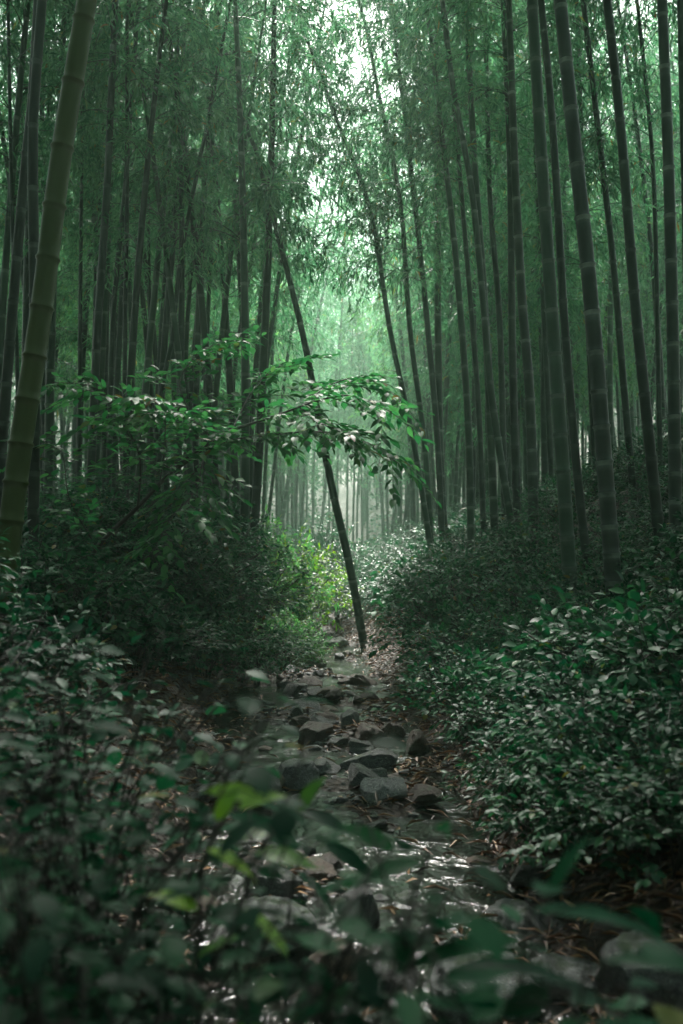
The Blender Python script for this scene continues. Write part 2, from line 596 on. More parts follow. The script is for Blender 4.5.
def hero(px, Y, w0, w1, label, material, dY=0.0, height=10.5, crown=None, bend=.0, leafmat='bamboo_leaf',
         density=1.2, lb=1.6, name='bamboo', group='bamboos one can tell apart along the stream', cut=None):
    """A culm laid through picture positions (bottom to top), at depth Y (base) .. Y+dY (last point)."""
    w0, w1 = w0 * .80, w1 * .82
    n = len(px)
    pts = [at(x, y, Y + dY * k / (n - 1)) for k, (x, y) in enumerate(px)]
    b, c = pts[0], pts[1]
    g = gz(b[0], b[1])
    d = (c - b) / np.linalg.norm(c - b)
    if b[2] > g - .05:
        ext = b - d * ((b[2] - g + .06) / max(d[2], .3))
        pts = [ext] + pts
    if cut is None:
        d = norm(pts[-1] - pts[-2])
        top = pts[-1]
        rest = height - (top[2] - pts[0][2])
        for k in range(3):
            if rest <= 0:
                break
            if k > 0:
                d = norm(d + np.array([bend, 0, 0]) * .2)
            top = top + d * rest / 3
            pts.append(top)
    base = np.array(pts[0])
    pts = [p - base for p in pts]
    r0 = w0 * Y / F / 2
    root = empty(name, base, label, 'bamboo', group)
    mbc = MB()
    frac = max(.25, (pts[n - 1][2]) / max(pts[-1][2], .1))
    r_px = w1 * (Y + dY) / F / 2
    r1 = r_px if cut else max(.006, r0 + (r_px - r0) / frac * .9)
    if not cut:
        r1 = min(r1, r0 * .4)
    P, L = culm_mesh(mbc, pts, r0, r1, sides=14 if w0 > 11 else 9)
    mbc.build('culm', [M[material]], root)
    if crown is not None:
        if 10.9 < Y < 11.6:
            density, lb = 2.0, 1.7
        if Y < 7.6:
            density, lb = 1.7, 2.3
        mbl = MB()
        crown_mesh(mbl, P, crown, density, lb)
        mbl.build('crown', [M[leafmat], M['culm_dark']], root)
    used.append((base[0], base[1]))
    return root


# --- the bamboos one can tell apart
hero([(-8, 690), (2, 600), (20, 450), (40, 320), (62, 150), (87, 0)], 4.4, 31, 24,
     'thick olive yellow bamboo leaning over the front leaves, the stoutest in the picture', 'culm_old', .3, 11, 0.50, 2.2)
hero([(33, 690), (33, 560), (35, 340), (33, 130), (42, 0)], 5.2, 15, 12,
     'dark upright bamboo just behind the thick olive one', 'culm_dark', .2, 11, 0.50, 2.5)
hero([(-8, 560), (0, 470), (10, 340), (22, 200), (33, 90), (38, 0)], 5.8, 14, 11,
     'grey bamboo crossing behind the upper half of the thick olive one', 'culm_dark', .2, 10, 0.50, 2.2)
hero([(20, 640), (18, 400), (12, 210), (8, 0)], 8.5, 6, 5,
     'thin black bamboo rising at the edge beside the thick olive one', 'culm_dark', .2, 10, 0.36)
hero([(86, 600), (90, 500), (97, 340), (107, 190), (111, 100)], 8.2, 12, 9,
     'black bamboo behind the arching sapling, widest of the dark row there', 'culm_dark', .3, 9, 0.47)
hero([(108, 590), (112, 340), (125, 190), (130, 120)], 9.6, 8, 6,
     'dark bamboo leaning beside the widest one of the row behind the sapling', 'culm_dark', .3, 9, 0.47)
hero([(124, 560), (125, 340), (127, 200), (127, 100)], 9.2, 7, 6,
     'dark straight bamboo near the middle of the row behind the sapling', 'culm_dark', .3, 9, 0.47)
hero([(78, 560), (80, 340), (82, 140), (83, 60)], 10.5, 6, 5,
     'thin dark bamboo between the thick olive one and the dark row', 'culm_dark', .3, 9, 0.47)
hero([(153, 560), (150, 335), (148, 150), (149, 80)], 10.8, 5, 4,
     'slender straight bamboo behind the shiny top twigs of the sapling', 'culm_dark', .3, 9, 0.47)
hero([(150, 520), (160, 400), (172, 340), (182, 250), (210, 110), (226, 25)], 9.4, 7, 5,
     'slender bamboo curving up and over into the bright leaves', 'culm_dark', .4, 9, 0.55, .5)
hero([(190, 520), (186, 360), (195, 240), (215, 130)], 12, 7, 5,
     'dark bamboo leaning gently behind the curving slender one', 'culm_dark', .4, 9, 0.47)
hero([(205, 520), (206, 370), (212, 240), (222, 150)], 12.6, 7, 5,
     'dark bamboo with a bare stem behind the middle of the sapling', 'culm_dark', .4, 9, 0.47)
hero([(226, 530), (232, 400), (240, 330), (262, 200)], 13, 7, 5,
     'grey green bamboo leaning towards the gap above the sapling', 'culm', .4, 8.5, 0.33, .4)
hero([(245, 530), (258, 360), (275, 230)], 14, 6, 4,
     'pale thin bamboo leaning into the light beside the slanted culm top', 'culm', .5, 8.5, 0.36, .4)
hero([(262, 530), (273, 340), (284, 240)], 15.5, 5, 4,
     'pale thin bamboo crossing just under the slanted culm top', 'culm', .5, 8.5, 0.50, .4)
hero([(268, 520), (290, 340), (312, 240)], 17, 5, 3.5,
     'hazy thin bamboo leaning towards the brightest mist', 'culm', .5, 8.5, 0.50, .5)
hero([(366, 656), (350, 568), (330, 478), (305, 345), (283, 255), (264, 182)], 10.8, 10.8, 6.5,
     'lone slanted bare culm leaning across the stream in front of the mist', 'culm', -1.2, 5.5, .72, -.6, group=None, density=1.6, lb=.9,
     name='leaning_bamboo')

hero([(576, 690), (563, 470), (553, 330), (541, 150), (532, 0)], 6.3, 19, 12,
     'green ringed bamboo, first of the tall pair standing in the shrubs', 'culm', .5, 10.5, 0.50, -2.2)
hero([(597, 640), (580, 500), (565, 330), (553, 130), (541, 0)], 7.0, 12, 8,
     'dark narrow bamboo threading between the two tall ringed ones', 'culm_dark', .5, 10.5, 0.50, -2.5)
hero([(619, 660), (605, 470), (590, 290), (573, 130), (560, 0)], 5.9, 22, 14,
     'grey ringed bamboo, thicker of the tall pair standing in the shrubs', 'culm_grey', .5, 10.5, 0.50, -2.5)
hero([(668, 620), (645, 400), (633, 280), (620, 120), (607, 0)], 7.0, 15, 10,
     'dark bamboo slanting beyond the thick grey ringed one', 'culm_dark', .6, 10.5, 0.50, -2.0)
hero([(676, 620), (675, 470), (672, 300), (668, 150), (662, 0)], 6.6, 17, 10,
     'grey bamboo rising near the edge of the view over the shrubs', 'culm_grey', .3, 10.5, 0.50, -3)
hero([(690, 600), (688, 300), (681, 0)], 7.4, 14, 8,
     'dark bamboo partly cut off by the edge of the view', 'culm_dark', .3, 10.5, 0.50)
hero([(662, 560), (657, 300), (652, 150), (637, 0)], 9.5, 7, 5,
     'thin dark bamboo just inside the grey one near the edge', 'culm_dark', .4, 9.5, 0.36)
hero([(640, 560), (625, 400), (612, 250), (590, 60)], 9.0, 10, 7,
     'dark bamboo leaning behind the slanting one', 'culm_dark', .4, 9.5, 0.36)
hero([(514, 540), (492, 400), (483, 300), (473, 200), (463, 140), (452, 80), (441, -10)], 9.2, 10, 7,
     'long curved grey bamboo bowing over the mist from the thick clump', 'culm', .6, 9.5, 0.60, -.6)
hero([(518, 540), (515, 450), (512, 330), (510, 160), (504, 20)], 9.8, 11, 8,
     'black upright bamboo in the middle of the thick clump', 'culm_dark', .4, 9.5, 0.48)
hero([(534, 545), (530, 400), (522, 300), (515, 170), (511, 60)], 9.0, 14, 8,
     'grey ringed bamboo on the outer side of the thick clump', 'culm_grey', .4, 9.5, 0.48)
hero([(471, 550), (468, 420), (455, 250), (440, 120)], 10.4, 10, 7,
     'grey green bamboo at the mist side of the thick clump', 'culm', .5, 9, 0.48, -.4)
hero([(484, 545), (478, 400), (462, 200), (455, 120)], 10.8, 8, 6,
     'dark bamboo second from the mist in the thick clump', 'culm_dark', .5, 9, 0.48, -.2)
hero([(495, 540), (486, 330), (475, 170), (470, 80)], 10.0, 11, 8,
     'dark green bamboo third from the mist in the thick clump', 'culm', .5, 9, 0.48)
hero([(505, 535), (500, 330), (490, 200), (487, 90)], 11.0, 9, 7,
     'dark bamboo hidden in the core of the thick clump', 'culm_dark', .5, 9, 0.48)
hero([(434, 598), (425, 450), (410, 330), (400, 200), (378, 90)], 11.2, 8, 5,
     'thin bamboo of the slim group of four, bending most into the light', 'culm', .6, 9, 0.40, -.6)
hero([(438, 598), (415, 450), (390, 330), (370, 210), (333, 110)], 11.0, 8, 5,
     'outermost bamboo of the slim group of four, leaning over the stream', 'culm', .6, 8.5, 0.42, -.8)
hero([(444, 598), (438, 450), (425, 300), (410, 160), (398, 60)], 11.3, 9, 6,
     'middle bamboo of the slim group of four beside the stream', 'culm_dark', .6, 9, 0.40, -.4)
hero([(449, 600), (441, 480), (438, 340), (437, 120)], 11.5, 11, 7,
     'straightest and thickest bamboo of the slim group of four', 'culm', .6, 9, 0.50)
hero([(555, 560), (548, 400), (538, 200), (530, 60)], 11.5, 8, 6,
     'dark bamboo seen between the thick clump and the green ringed one', 'culm_dark', .5, 9, 0.33)
hero([(600, 560), (592, 400), (585, 250), (580, 100)], 10.5, 9, 7,
     'dark bamboo seen just behind the thick grey ringed one', 'culm_dark', .5, 9.5, 0.33)

# --- the rest of the grove: a few modelled bamboos, repeated
protos = []
for k in range(11):
    h = random.uniform(8.0, 11.0)
    a = random.uniform(0, 6.28)
    lean = random.uniform(.2, 1.3)
    pts = [np.array([math.cos(a) * lean * t**2, math.sin(a) * lean * t**2, h * t]) for t in np.linspace(0, 1, 6)]
    mbc, mbl = MB(), MB()
    P, L = culm_mesh(mbc, pts, random.uniform(.036, .050), .008, sides=8, inter=.3)
    crown_mesh(mbl, P, random.uniform(.20, .32) if k < 6 else random.uniform(.42, .52), 1.25 if k < 6 else .7, 1.75)
    fresh = k in (2,)
    protos.append((mbc.mesh('culm', [M['culm_dark' if k % 3 else 'culm']]),
                   mbl.mesh('crown', [M['light_leaf' if fresh else 'bamboo_leaf'], M['culm_dark']])))

ZONES = {
    'shade': ('slender dark bamboo in the crowded ranks behind the arching sapling', 'bamboos crowding the slope behind the sapling'),
    'bank': ('slender bamboo in the crowded ranks behind the tall ringed bamboos', 'bamboos crowding the slope behind the ringed bamboos'),
    'mist': ('thin pale bamboo standing in the misty far ranks beyond the stream', 'bamboos fading into the mist'),
}
count = 0
tries = 0
while count < 185 and tries < 20000:
    tries += 1
    Y = 8.5 + 25 * random.random() ** .9
    X = random.uniform(-.40, .40) * Y
    pxx = X / Y * F
    near = Y < 19
    xc = float(np.interp(Y, YS, XC))
    if near and -105 < pxx < 112:
        continue
    if (Y < 26 and -62 < pxx < 78) or (Y > 15 and abs(X - xc - .2) < 1.6):
        continue
    if Y < 18 and X > 0 and random.random() < .4:
        continue
    if Y < 11.5 and pxx > 60:
        continue
    md = .5 if Y < 16 else .55
    if any((X - a) ** 2 + (Y - b) ** 2 < md * md for a, b in used):
        continue
    used.append((X, Y))
    z = 'mist' if Y > 20 else ('shade' if X < 0 else 'bank')
    label, group = ZONES[z]
    pr = protos[random.randrange(6)] if Y > 13 else protos[random.randrange(6, 11)]
    s = random.uniform(.85, 1.2)
    root = empty('bamboo', (X, Y, gz(X, Y) - .05), label, 'bamboo', group, random.uniform(0, 6.28), s)
    root.rotation_euler = (random.gauss(0, .035), random.gauss(0, .03) - .012 * np.sign(X) * 3, root.rotation_euler[2])
    for nm, me in zip(('culm', 'crown'), pr):
        link(bpy.data.objects.new(nm, me), root)
    count += 1

k = 0
while k < 50:
    Y, pxx = random.uniform(9.3, 14), random.uniform(-310, -85)
    if k >= 24:
        Y, pxx = random.uniform(15, 27), random.uniform(120, 350)
    X = pxx * Y / F
    if any((X - a) ** 2 + (Y - b) ** 2 < .4 * .4 for a, b in used):
        continue
    used.append((X, Y))
    label, group = ZONES['shade' if k < 24 else ('mist' if Y > 20 else 'bank')]
    pr = protos[random.choice((6, 7, 8, 10) if k < 24 else (0, 1, 3, 4, 5))]
    root = empty('bamboo', (X, Y, gz(X, Y) - .05), label, 'bamboo', group, random.uniform(0, 6.28), random.uniform(.9, 1.2) if k < 24 else random.uniform(1.15, 1.45))
    root.rotation_euler = (random.gauss(0, .04), random.gauss(.02, .05), root.rotation_euler[2])
    for nm, me in zip(('culm', 'crown'), pr):
        link(bpy.data.objects.new(nm, me), root)
    k += 1
for k, (X, Y) in enumerate([(-1.9, 17.5), (2.1, 18.5), (-2.2, 21), (1.9, 22), (-2.0, 25), (1.7, 26.5), (-1.8, 29), (2.0, 31), (-1.6, 34), (1.5, 35), (-3.0, 24), (3.2, 25), (-2.6, 27.5), (2.8, 28.5), (-3.4, 31), (3.5, 33), (1.3, 38), (-1.2, 39)]):
    X += float(np.interp(Y, YS, XC))
    pr = protos[(2, 4, 1, 2, 3, 2, 0, 2, 5, 2, 1, 2, 0, 4, 2, 3, 2, 5)[k]]
    root = empty('bamboo', (X, Y, gz(X, Y) - .05), 'tall bamboo arching in over the misty gap above the stream', 'bamboo', 'bamboos arching over the misty gap', random.uniform(0, 6.28), 1.35 if k < 10 else 1.6)
    root.rotation_euler = (random.gauss(0, .03), -np.sign(X) * random.uniform(.04, .12), root.rotation_euler[2])
    for nm, me in zip(('culm', 'crown'), pr):
        link(bpy.data.objects.new(nm, me), root)

# far wood that reads as one mass
mbf = MB()
for k in range(720):
    Y = random.uniform(31, 84)
    X = random.uniform(-.46, .46) * Y
    if Y < 36 and abs(X) < 1.4:
        continue
    z = gz(X, Y)
    h = random.uniform(8, 13)
    ln = rng.normal(0, .5, 2)
    pts = [np.array([X + ln[0] * t * t, Y + ln[1] * t * t, z + h * t]) for t in np.linspace(0, 1, 6)]
    tube(mbf, pts, np.linspace(.055, .012, 6), 5, 1)
    m = 230
    t = rng.uniform(.30, 1.02, m)
    r = rng.uniform(.05, 1.5, m) * (1.15 - .6 * t)
    a = rng.uniform(0, 6.28, m)
    pos = np.stack([X + ln[0] * t * t + r * np.cos(a), Y + ln[1] * t * t + r * np.sin(a), z + h * t + rng.normal(0, .3, m)], 1)
    pos = np.repeat(pos, 3, 0) + rng.normal(0, .12, (m * 3, 3))
    dr = rng.normal(0, .6, (m * 3, 3)) + np.array([0, 0, -.4])
    leaves(mbf, BLADE, pos, dr, np.array([0, 0, 1.]) + rng.normal(0, .5, (m * 3, 3)), rng.uniform(.16, .34, m * 3), rng.uniform(.035, .06, m * 3), 0)
tag(mbf.build('far_grove', [M['bamboo_leaf'], M['culm']]), kind='stuff')


# unseen forest beside and behind the viewer, added to block stray skylight
mbs = MB()
k = 0
while k < 205:
    arch = k >= 150  # arching culms added above the view to shade the foreground
    X, Y = random.uniform(-16, 16), random.uniform(-14, 9)
    if arch:
        Y = random.uniform(2.5, 12.5)
        X = random.choice((-1, 1)) * (.44 * Y + random.uniform(2.0, 3.0))
    if Y > -1 and abs(X) < .43 * Y + 1.9 or math.hypot(X, Y) < 2.6:
        continue
    z = gz(X, Y)
    h = random.uniform(8, 12)
    ln = rng.normal(0, .5, 2)
    if arch:
        ln[0] = -X * random.uniform(.45, 1.15)
    elif abs(X) < 6:
        ln[0] -= np.sign(X) * min(abs(X), 2.5) * .9
    tube(mbs, [np.array([X + ln[0] * t * t, Y + ln[1] * t * t, z + h * t]) for t in np.linspace(0, 1, 6)], np.linspace(.055, .012, 6), 6, 1)
    m = 420
    t = rng.uniform(.6 if arch else .12, 1.02, m)
    rr = rng.uniform(.05, 1.6, m) * (1.15 - .6 * t)
    a = rng.uniform(0, 6.28, m)
    pos = np.stack([X + ln[0] * t * t + rr * np.cos(a), Y + ln[1] * t * t + rr * np.sin(a), z + h * t + rng.normal(0, .3, m)], 1)
    pos = pos[np.abs(pos[:, 0]) > np.where((pos[:, 1] > 0) & (pos[:, 2] < CAM_Z + .64 * pos[:, 1] + .3), .385 * pos[:, 1] + .25, -1)]
    pos = np.repeat(pos, 3, 0) + rng.normal(0, .06, (len(pos) * 3, 3))
    m = len(pos)
    leaves(mbs, BLADE, pos, rng.normal(0, .6, (m, 3)) + np.array([0, 0, -.4]), np.array([0, 0, 1.]) + rng.normal(0, .5, (m, 3)), rng.uniform(.15, .26, m), rng.uniform(.03, .05, m), 0)
    k += 1
tag(mbs.build('surrounding_shade_forest', [M['bamboo_leaf'], M['culm_dark']]), kind='stuff')


# ------------------------------------------------------------------ shrubs
def shrub_parts(R, H, twigs, leaf, wid, per=7, flat=1.0, stems=7, shape=BROAD, droop=.25):
    """Stems from the base to a dome; twigs near the dome's shell carry leaves in two ranks."""
    ms, ml = MB(), MB()
    for k in range(stems):
        a = random.uniform(0, 6.28)
        rr = R * random.uniform(.2, .85)
        e = np.array([math.cos(a) * rr, math.sin(a) * rr, H * random.uniform(.6, .95) * (1 - .35 * (rr / R) ** 2)])
        mid = np.array([e[0] * .35, e[1] * .35, e[2] * .62])
        Pp, _ = spline([np.array([random.uniform(-.04, .04), random.uniform(-.04, .04), -.06]), mid, e], 9)
        tube(ms, Pp, np.linspace(.008, .003, 9) * (H / .6) ** .6, 5)
    pos, dr, up = [], [], []
    lump = rng.uniform(.72, 1.12, 24)
    for k in range(twigs):
        a = random.uniform(0, 6.28)
        f = math.sqrt(random.random())
        l = np.interp(a / 6.2832 * 24, np.arange(25), np.append(lump, lump[0])) * random.uniform(.85, 1.05)
        el = math.sqrt(max(0, 1 - (f * .97) ** 2))
        depth = 1 - .55 * random.random() ** 2.2
        c = np.array([math.cos(a) * R * f * l, math.sin(a) * R * f * l, H * (.12 + .88 * el) * l]) * np.array([depth, depth, depth])
        out = np.array([math.cos(a) * f, math.sin(a) * f, .35 * el + random.uniform(-.1, .2)])
        out = norm(out + rng.normal(0, .35, 3))
        side = norm(np.cross(out, [0, 0, 1]) + 1e-6)
        tl = leaf * random.uniform(1.6, 3.0)
        tube(ms, np.stack([c - out * tl * .8, c, c + out * tl * .9]), [.0028, .002, .001], 3, 0, None, False)
        for q in range(per):
            t = q / max(per - 1, 1)
            sgn = 1 if q % 2 else -1
            pos.append(c + out * tl * t + rng.normal(0, leaf * .10, 3))
            dr.append(out * (.5 + .5 * t) + side * sgn * (1.1 - .9 * t) + np.array([0, 0, -droop]) + rng.normal(0, .28, 3))
            up.append(np.array([0, 0, 1.]) * flat + out * .2 + rng.normal(0, .38, 3))
    k = len(pos)
    leaves(ml, shape, pos, dr, up, leaf * rng.uniform(.65, 1.25, k), wid * rng.uniform(.7, 1.2, k))
    return ms, ml


def shrub_proto(name, material, *a, **kw):
    ms, ml = shrub_parts(*a, **kw)
    return name, ms.mesh('stems', [M['bark']]), ml.mesh('foliage', [M[material]])


def put_shrub(pr, x, y, s, label, group=None, rz=None, dz=0.0, sc3=None):
    name, ms, ml = pr
    r = empty(name, (x, y, gz(x, y) + dz), label, 'shrub', group, random.uniform(0, 6.28) if rz is None else rz, s)
    if sc3:
        r.scale = sc3
    link(bpy.data.objects.new('stems', ms), r)
    link(bpy.data.objects.new('foliage', ml), r)
    return r


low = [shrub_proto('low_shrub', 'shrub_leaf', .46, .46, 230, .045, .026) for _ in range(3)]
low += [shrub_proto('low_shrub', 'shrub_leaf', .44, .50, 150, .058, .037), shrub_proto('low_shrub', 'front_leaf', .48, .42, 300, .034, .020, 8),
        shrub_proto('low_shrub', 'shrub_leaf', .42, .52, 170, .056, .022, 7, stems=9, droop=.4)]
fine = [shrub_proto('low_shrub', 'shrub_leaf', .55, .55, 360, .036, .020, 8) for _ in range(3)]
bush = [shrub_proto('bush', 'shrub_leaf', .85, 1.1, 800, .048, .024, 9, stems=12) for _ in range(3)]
lit = [shrub_proto('bush', 'fresh_sunlit_leaf', .62, .75, 420, .045, .022, 8, stems=9)]
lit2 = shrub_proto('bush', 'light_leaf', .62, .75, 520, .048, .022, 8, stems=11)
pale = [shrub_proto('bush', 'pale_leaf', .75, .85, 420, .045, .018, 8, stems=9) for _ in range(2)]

# shrubs carpeting the bank under the tall ringed bamboos
spots = []


def scatter(n, ys, xs, md, prs, s, label, group, zone=None):
    k = t = 0
    while k < n and t < n * 60:
        t += 1
        Y = random.uniform(*ys)
        xc, hw = float(np.interp(Y, YS, XC)), float(np.interp(Y, YS, HW))
        a, b = xs(Y, xc, hw)
        if a >= b:
            continue
        X = random.uniform(a, b)
        if abs(X) > .41 * Y + .4:
            continue
        if any((X - p) ** 2 + (Y - q) ** 2 < md * md for p, q in spots):
            continue
        spots.append((X, Y))
        put_shrub(random.choice(prs), X, Y, s * random.uniform(.75, 1.25), label, group)
        k += 1


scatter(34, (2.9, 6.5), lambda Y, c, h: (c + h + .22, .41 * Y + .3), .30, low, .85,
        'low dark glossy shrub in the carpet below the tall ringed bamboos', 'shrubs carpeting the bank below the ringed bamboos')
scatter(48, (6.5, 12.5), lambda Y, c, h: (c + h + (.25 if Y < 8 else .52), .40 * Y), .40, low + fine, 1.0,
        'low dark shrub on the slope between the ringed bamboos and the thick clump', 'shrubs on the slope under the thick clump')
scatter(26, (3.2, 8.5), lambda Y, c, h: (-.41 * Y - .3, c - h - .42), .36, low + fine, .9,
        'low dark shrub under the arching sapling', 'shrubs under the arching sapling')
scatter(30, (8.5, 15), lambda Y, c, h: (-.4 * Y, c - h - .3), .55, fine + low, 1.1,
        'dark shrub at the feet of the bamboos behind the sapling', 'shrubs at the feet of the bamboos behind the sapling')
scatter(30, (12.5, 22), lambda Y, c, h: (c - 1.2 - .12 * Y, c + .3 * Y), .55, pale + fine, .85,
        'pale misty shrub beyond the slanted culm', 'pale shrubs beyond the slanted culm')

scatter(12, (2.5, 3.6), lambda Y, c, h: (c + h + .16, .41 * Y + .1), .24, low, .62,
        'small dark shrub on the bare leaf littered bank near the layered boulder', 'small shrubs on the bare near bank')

# bushes one can tell apart
def px_bush(pr, px, py, Y, s, label, sc3=None, group=None):
    p = at(px, py, Y)
    return put_shrub(pr, p[0], Y, s, label, group, None, 0, sc3)


px_bush(bush[0], 188, 640, 7.6, 1.0, 'big rounded dark bush overhanging the stream on the sapling side', (1.05, 1.0, .95))
px_bush(bush[1], 120, 640, 6.9, 1.0, 'big dark bush right under the arch of the sapling', (1.0, 1.0, .95))
px_bush(bush[2], 85, 640, 6.6, 1.0, 'dark bush with silvery highlights beside the dark upright bamboo', (.9, .9, .9))
px_bush(bush[1], 190, 600, 9.0, 1.0, 'tall dark bush rising behind the big rounded one', (1.0, 1.0, 1.1))
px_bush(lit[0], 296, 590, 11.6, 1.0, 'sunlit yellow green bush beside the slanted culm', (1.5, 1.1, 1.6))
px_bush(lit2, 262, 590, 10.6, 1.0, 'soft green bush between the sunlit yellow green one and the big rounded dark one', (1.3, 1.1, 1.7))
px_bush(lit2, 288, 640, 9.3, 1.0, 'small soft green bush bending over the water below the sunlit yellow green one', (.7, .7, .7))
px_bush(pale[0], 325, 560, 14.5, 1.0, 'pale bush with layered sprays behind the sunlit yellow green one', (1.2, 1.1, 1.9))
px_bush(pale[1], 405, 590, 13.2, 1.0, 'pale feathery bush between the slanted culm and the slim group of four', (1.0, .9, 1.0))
px_bush(fine[0], 258, 690, 7.9, 1.0, 'small dark bush drooping over the edge of the water', (.85, .85, .8))
px_bush(fine[2], 205, 690, 6.9, 1.0, 'dark shrub filling the gap below the big rounded bush', (1.0, .9, .9))
px_bush(fine[0], 175, 690, 6.4, 1.0, 'dark shrub above the leaf littered bank and the wet flat slab', (1.0, .9, .8))
px_bush(fine[1], 445, 640, 9.2, 1.0, 'dark bush at the foot of the slope beside the slanted culm', (.9, .9, .8))

# carpet of small plants and leaves over the far hillsides (uncountable)
mbu = MB()
n = 95000
Y = 11 + 74 * rng.random(n) ** 1.5
X = rng.uniform(-.48, .48, n) * Y
keep = np.abs(X - np.interp(Y, YS, XC)) > np.interp(Y, YS, HW) + .25
X, Y = X[keep], Y[keep]
k = len(X)
clump = .5 + .5 * np.sin(X * 2.1 + 1.3 * np.sin(Y)) * np.sin(Y * 1.7)
Z = terrain(X, Y) + rng.random(k) ** 1.5 * (.15 + .55 * clump)
a = rng.uniform(0, 6.28, k)
dr = np.stack([np.cos(a), np.sin(a), rng.uniform(-.6, .3, k)], 1)
leaves(mbu, BROAD, np.stack([X, Y, Z], 1), dr, np.array([0, 0, 1.]) + rng.normal(0, .4, (k, 3)), rng.uniform(.06, .15, k) * (1 + Y / 45), rng.uniform(.03, .07, k) * (1 + Y / 45))
tag(mbu.build('undergrowth', [M['shrub_leaf']]), kind='stuff')

# ------------------------------------------------------------------ arching sapling
tree = empty('sapling', at(72, 640, 5.6), 'slender dark sapling arching over the bushes with layered sprays of leaves', 'tree')
O = np.array(tree.location)
tree.location[2] = gz(O[0], O[1]) - .05
O = np.array(tree.location)
mt, mlv = MB(), MB()
TY = 5.6


def limb(px, dys, r0, r1, mbx):
    pts = [at(x, y, TY + d) - O for (x, y), d in zip(px, dys)]
    Pp, L = spline(pts, 40)
    tube(mbx, Pp, np.linspace(r0, r1, 40), 7)
    return Pp


trunk_px = [(72, 660), (80, 590), (97, 548), (138, 507), (183, 461), (232, 430)]
tp = limb(trunk_px, [0, 0, 0, 0, 0, 0], .017, .009, mt)
mt.build('trunk', [M['bark']], tree)
limbs = [
    ([(232, 430), (275, 416), (320, 400), (352, 396), (392, 412)], [0, -.1, -.2, -.3, -.4], .009, .002),
    ([(175, 470), (215, 445), (262, 436), (325, 432), (370, 444), (396, 462)], [0, .05, .1, .1, 0, -.1], .009, .002),
    ([(183, 461), (190, 420), (180, 380), (205, 350), (245, 338)], [0, .2, .4, .5, .6], .006, .002),
    ([(138, 507), (140, 460), (125, 425), (95, 388), (50, 382)], [0, -.2, -.3, -.4, -.5], .007, .002),
    ([(232, 430), (250, 395), (272, 370), (300, 362)], [0, .3, .4, .5], .005, .0015),
    ([(160, 484), (165, 440), (160, 405), (120, 398)], [0, -.3, -.5, -.7], .005, .0015),
    ([(97, 548), (70, 500), (62, 455), (40, 440)], [0, -.2, -.3, -.4], .005, .0015),
    ([(215, 446), (200, 425), (165, 412), (110, 420)], [0, -.2, -.35, -.5], .005, .0015),
    ([(300, 408), (330, 385), (365, 378), (402, 400)], [-.1, .1, .2, .2], .005, .0015),
    ([(205, 450), (195, 490), (170, 520), (150, 560)], [0, -.4, -.6, -.7], .005, .0015),
    ([(300, 408), (325, 425), (350, 432)], [-.15, -.4, -.5], .004, .0015),
]
pos, dr, up = [], [], []


def spray(Pp, start=.15, step=.027, reach=.36, lf=.075):
    L = np.linalg.norm(np.diff(Pp, axis=0), axis=1).sum()
    D = norm(np.gradient(Pp, axis=0))
    s = start * L
    sg = 1
    while s < L:
        i = min(len(Pp) - 1, int(s / L * (len(Pp) - 1)))
        out = D[i]
        sd = norm(np.cross(out, [0, 0, 1.0]))
        sg = -sg
        tdir = norm(sd * sg + out * .7 + np.array([0, 0, random.uniform(-.25, .2)]) + rng.normal(0, .2, 3))
        tl = reach * random.uniform(.35, 1.0)
        c = Pp[i]
        tt = np.linspace(0, 1, 5)[:, None]
        tw = c + tdir * tl * tt + np.array([0, 0, -.22 * tl]) * tt**2
        tube(mt2, tw, np.linspace(.0022, .0009, 5), 3, 0, None, False)
        nl = max(3, int(tl / .030))
        ts = norm(np.cross(tdir, [0, 0, 1.0]))
        for q in range(nl):
            f = (q + .6) / nl
            p = c + tdir * tl * f + np.array([0, 0, -.22 * tl * f * f])
            g = 1 if q % 2 else -1
            pos.append(p)
            dr.append(tdir * (.5 + .5 * f) + ts * g * (1 - .8 * f) + np.array([0, 0, -.22]) + rng.normal(0, .2, 3))
            up.append(np.array([0, 0, 1.]) + rng.normal(0, .28, 3))
        s += step * random.uniform(.6, 1.3)


mt2 = MB()
for px, dys, r0, r1 in limbs:
    mbx = MB()
    Pp = limb(px, dys, r0, r1, mbx)
    mbx.build('branch', [M['bark']], tree)
    spray(Pp)
spray(tp, .72, .08, .3)
k = len(pos)
leaves(mlv, BROAD, pos, dr, up, .072 * rng.uniform(.6, 1.25, k), .038 * rng.uniform(.75, 1.2, k))
mt2.build('twigs', [M['bark']], tree)
mlv.build('foliage', [M['tree_leaf']], tree)


# ------------------------------------------------------------------ rocks
def ico(sub):
    import bmesh
    bm = bmesh.new()
    bmesh.ops.create_icosphere(bm, subdivisions=sub, radius=1)
    bm.verts.ensure_lookup_table()
    v = np.array([x.co[:] for x in bm.verts])
    f = np.array([[y.index for y in x.verts] for x in bm.faces])
    bm.free()
    return v, f


ICO4, ICO1 = ico(4), ico(1)


def rock_mesh(name, m, seed, planes=12, sub=ICO4, rough=.12):
    r = np.random.default_rng(seed)
    v = sub[0].copy()
    for k in range(planes):
        nn = r.normal(0, 1, 3)
        nn /= np.linalg.norm(nn)
        d = r.uniform(.52, .86)
        over = v @ nn - d
        v = v - np.where(over > 0, over * .94, 0)[:, None] * nn
    off = Vector(r.uniform(-50, 50, 3))
    disp = np.array([noise.fractal(Vector(p) * 1.7 + off, .9, 2.1, 5) for p in v])
    fine_ = np.array([noise.noise(Vector(p) * 7 + off) for p in v])
    v = v * (1 + rough * disp + .025 * fine_)[:, None]
    b = MB()
    b.add(v, [sub[1]])
    me = b.mesh(name, [m])
    me.set_sharp_from_angle(angle=.42)
    return me


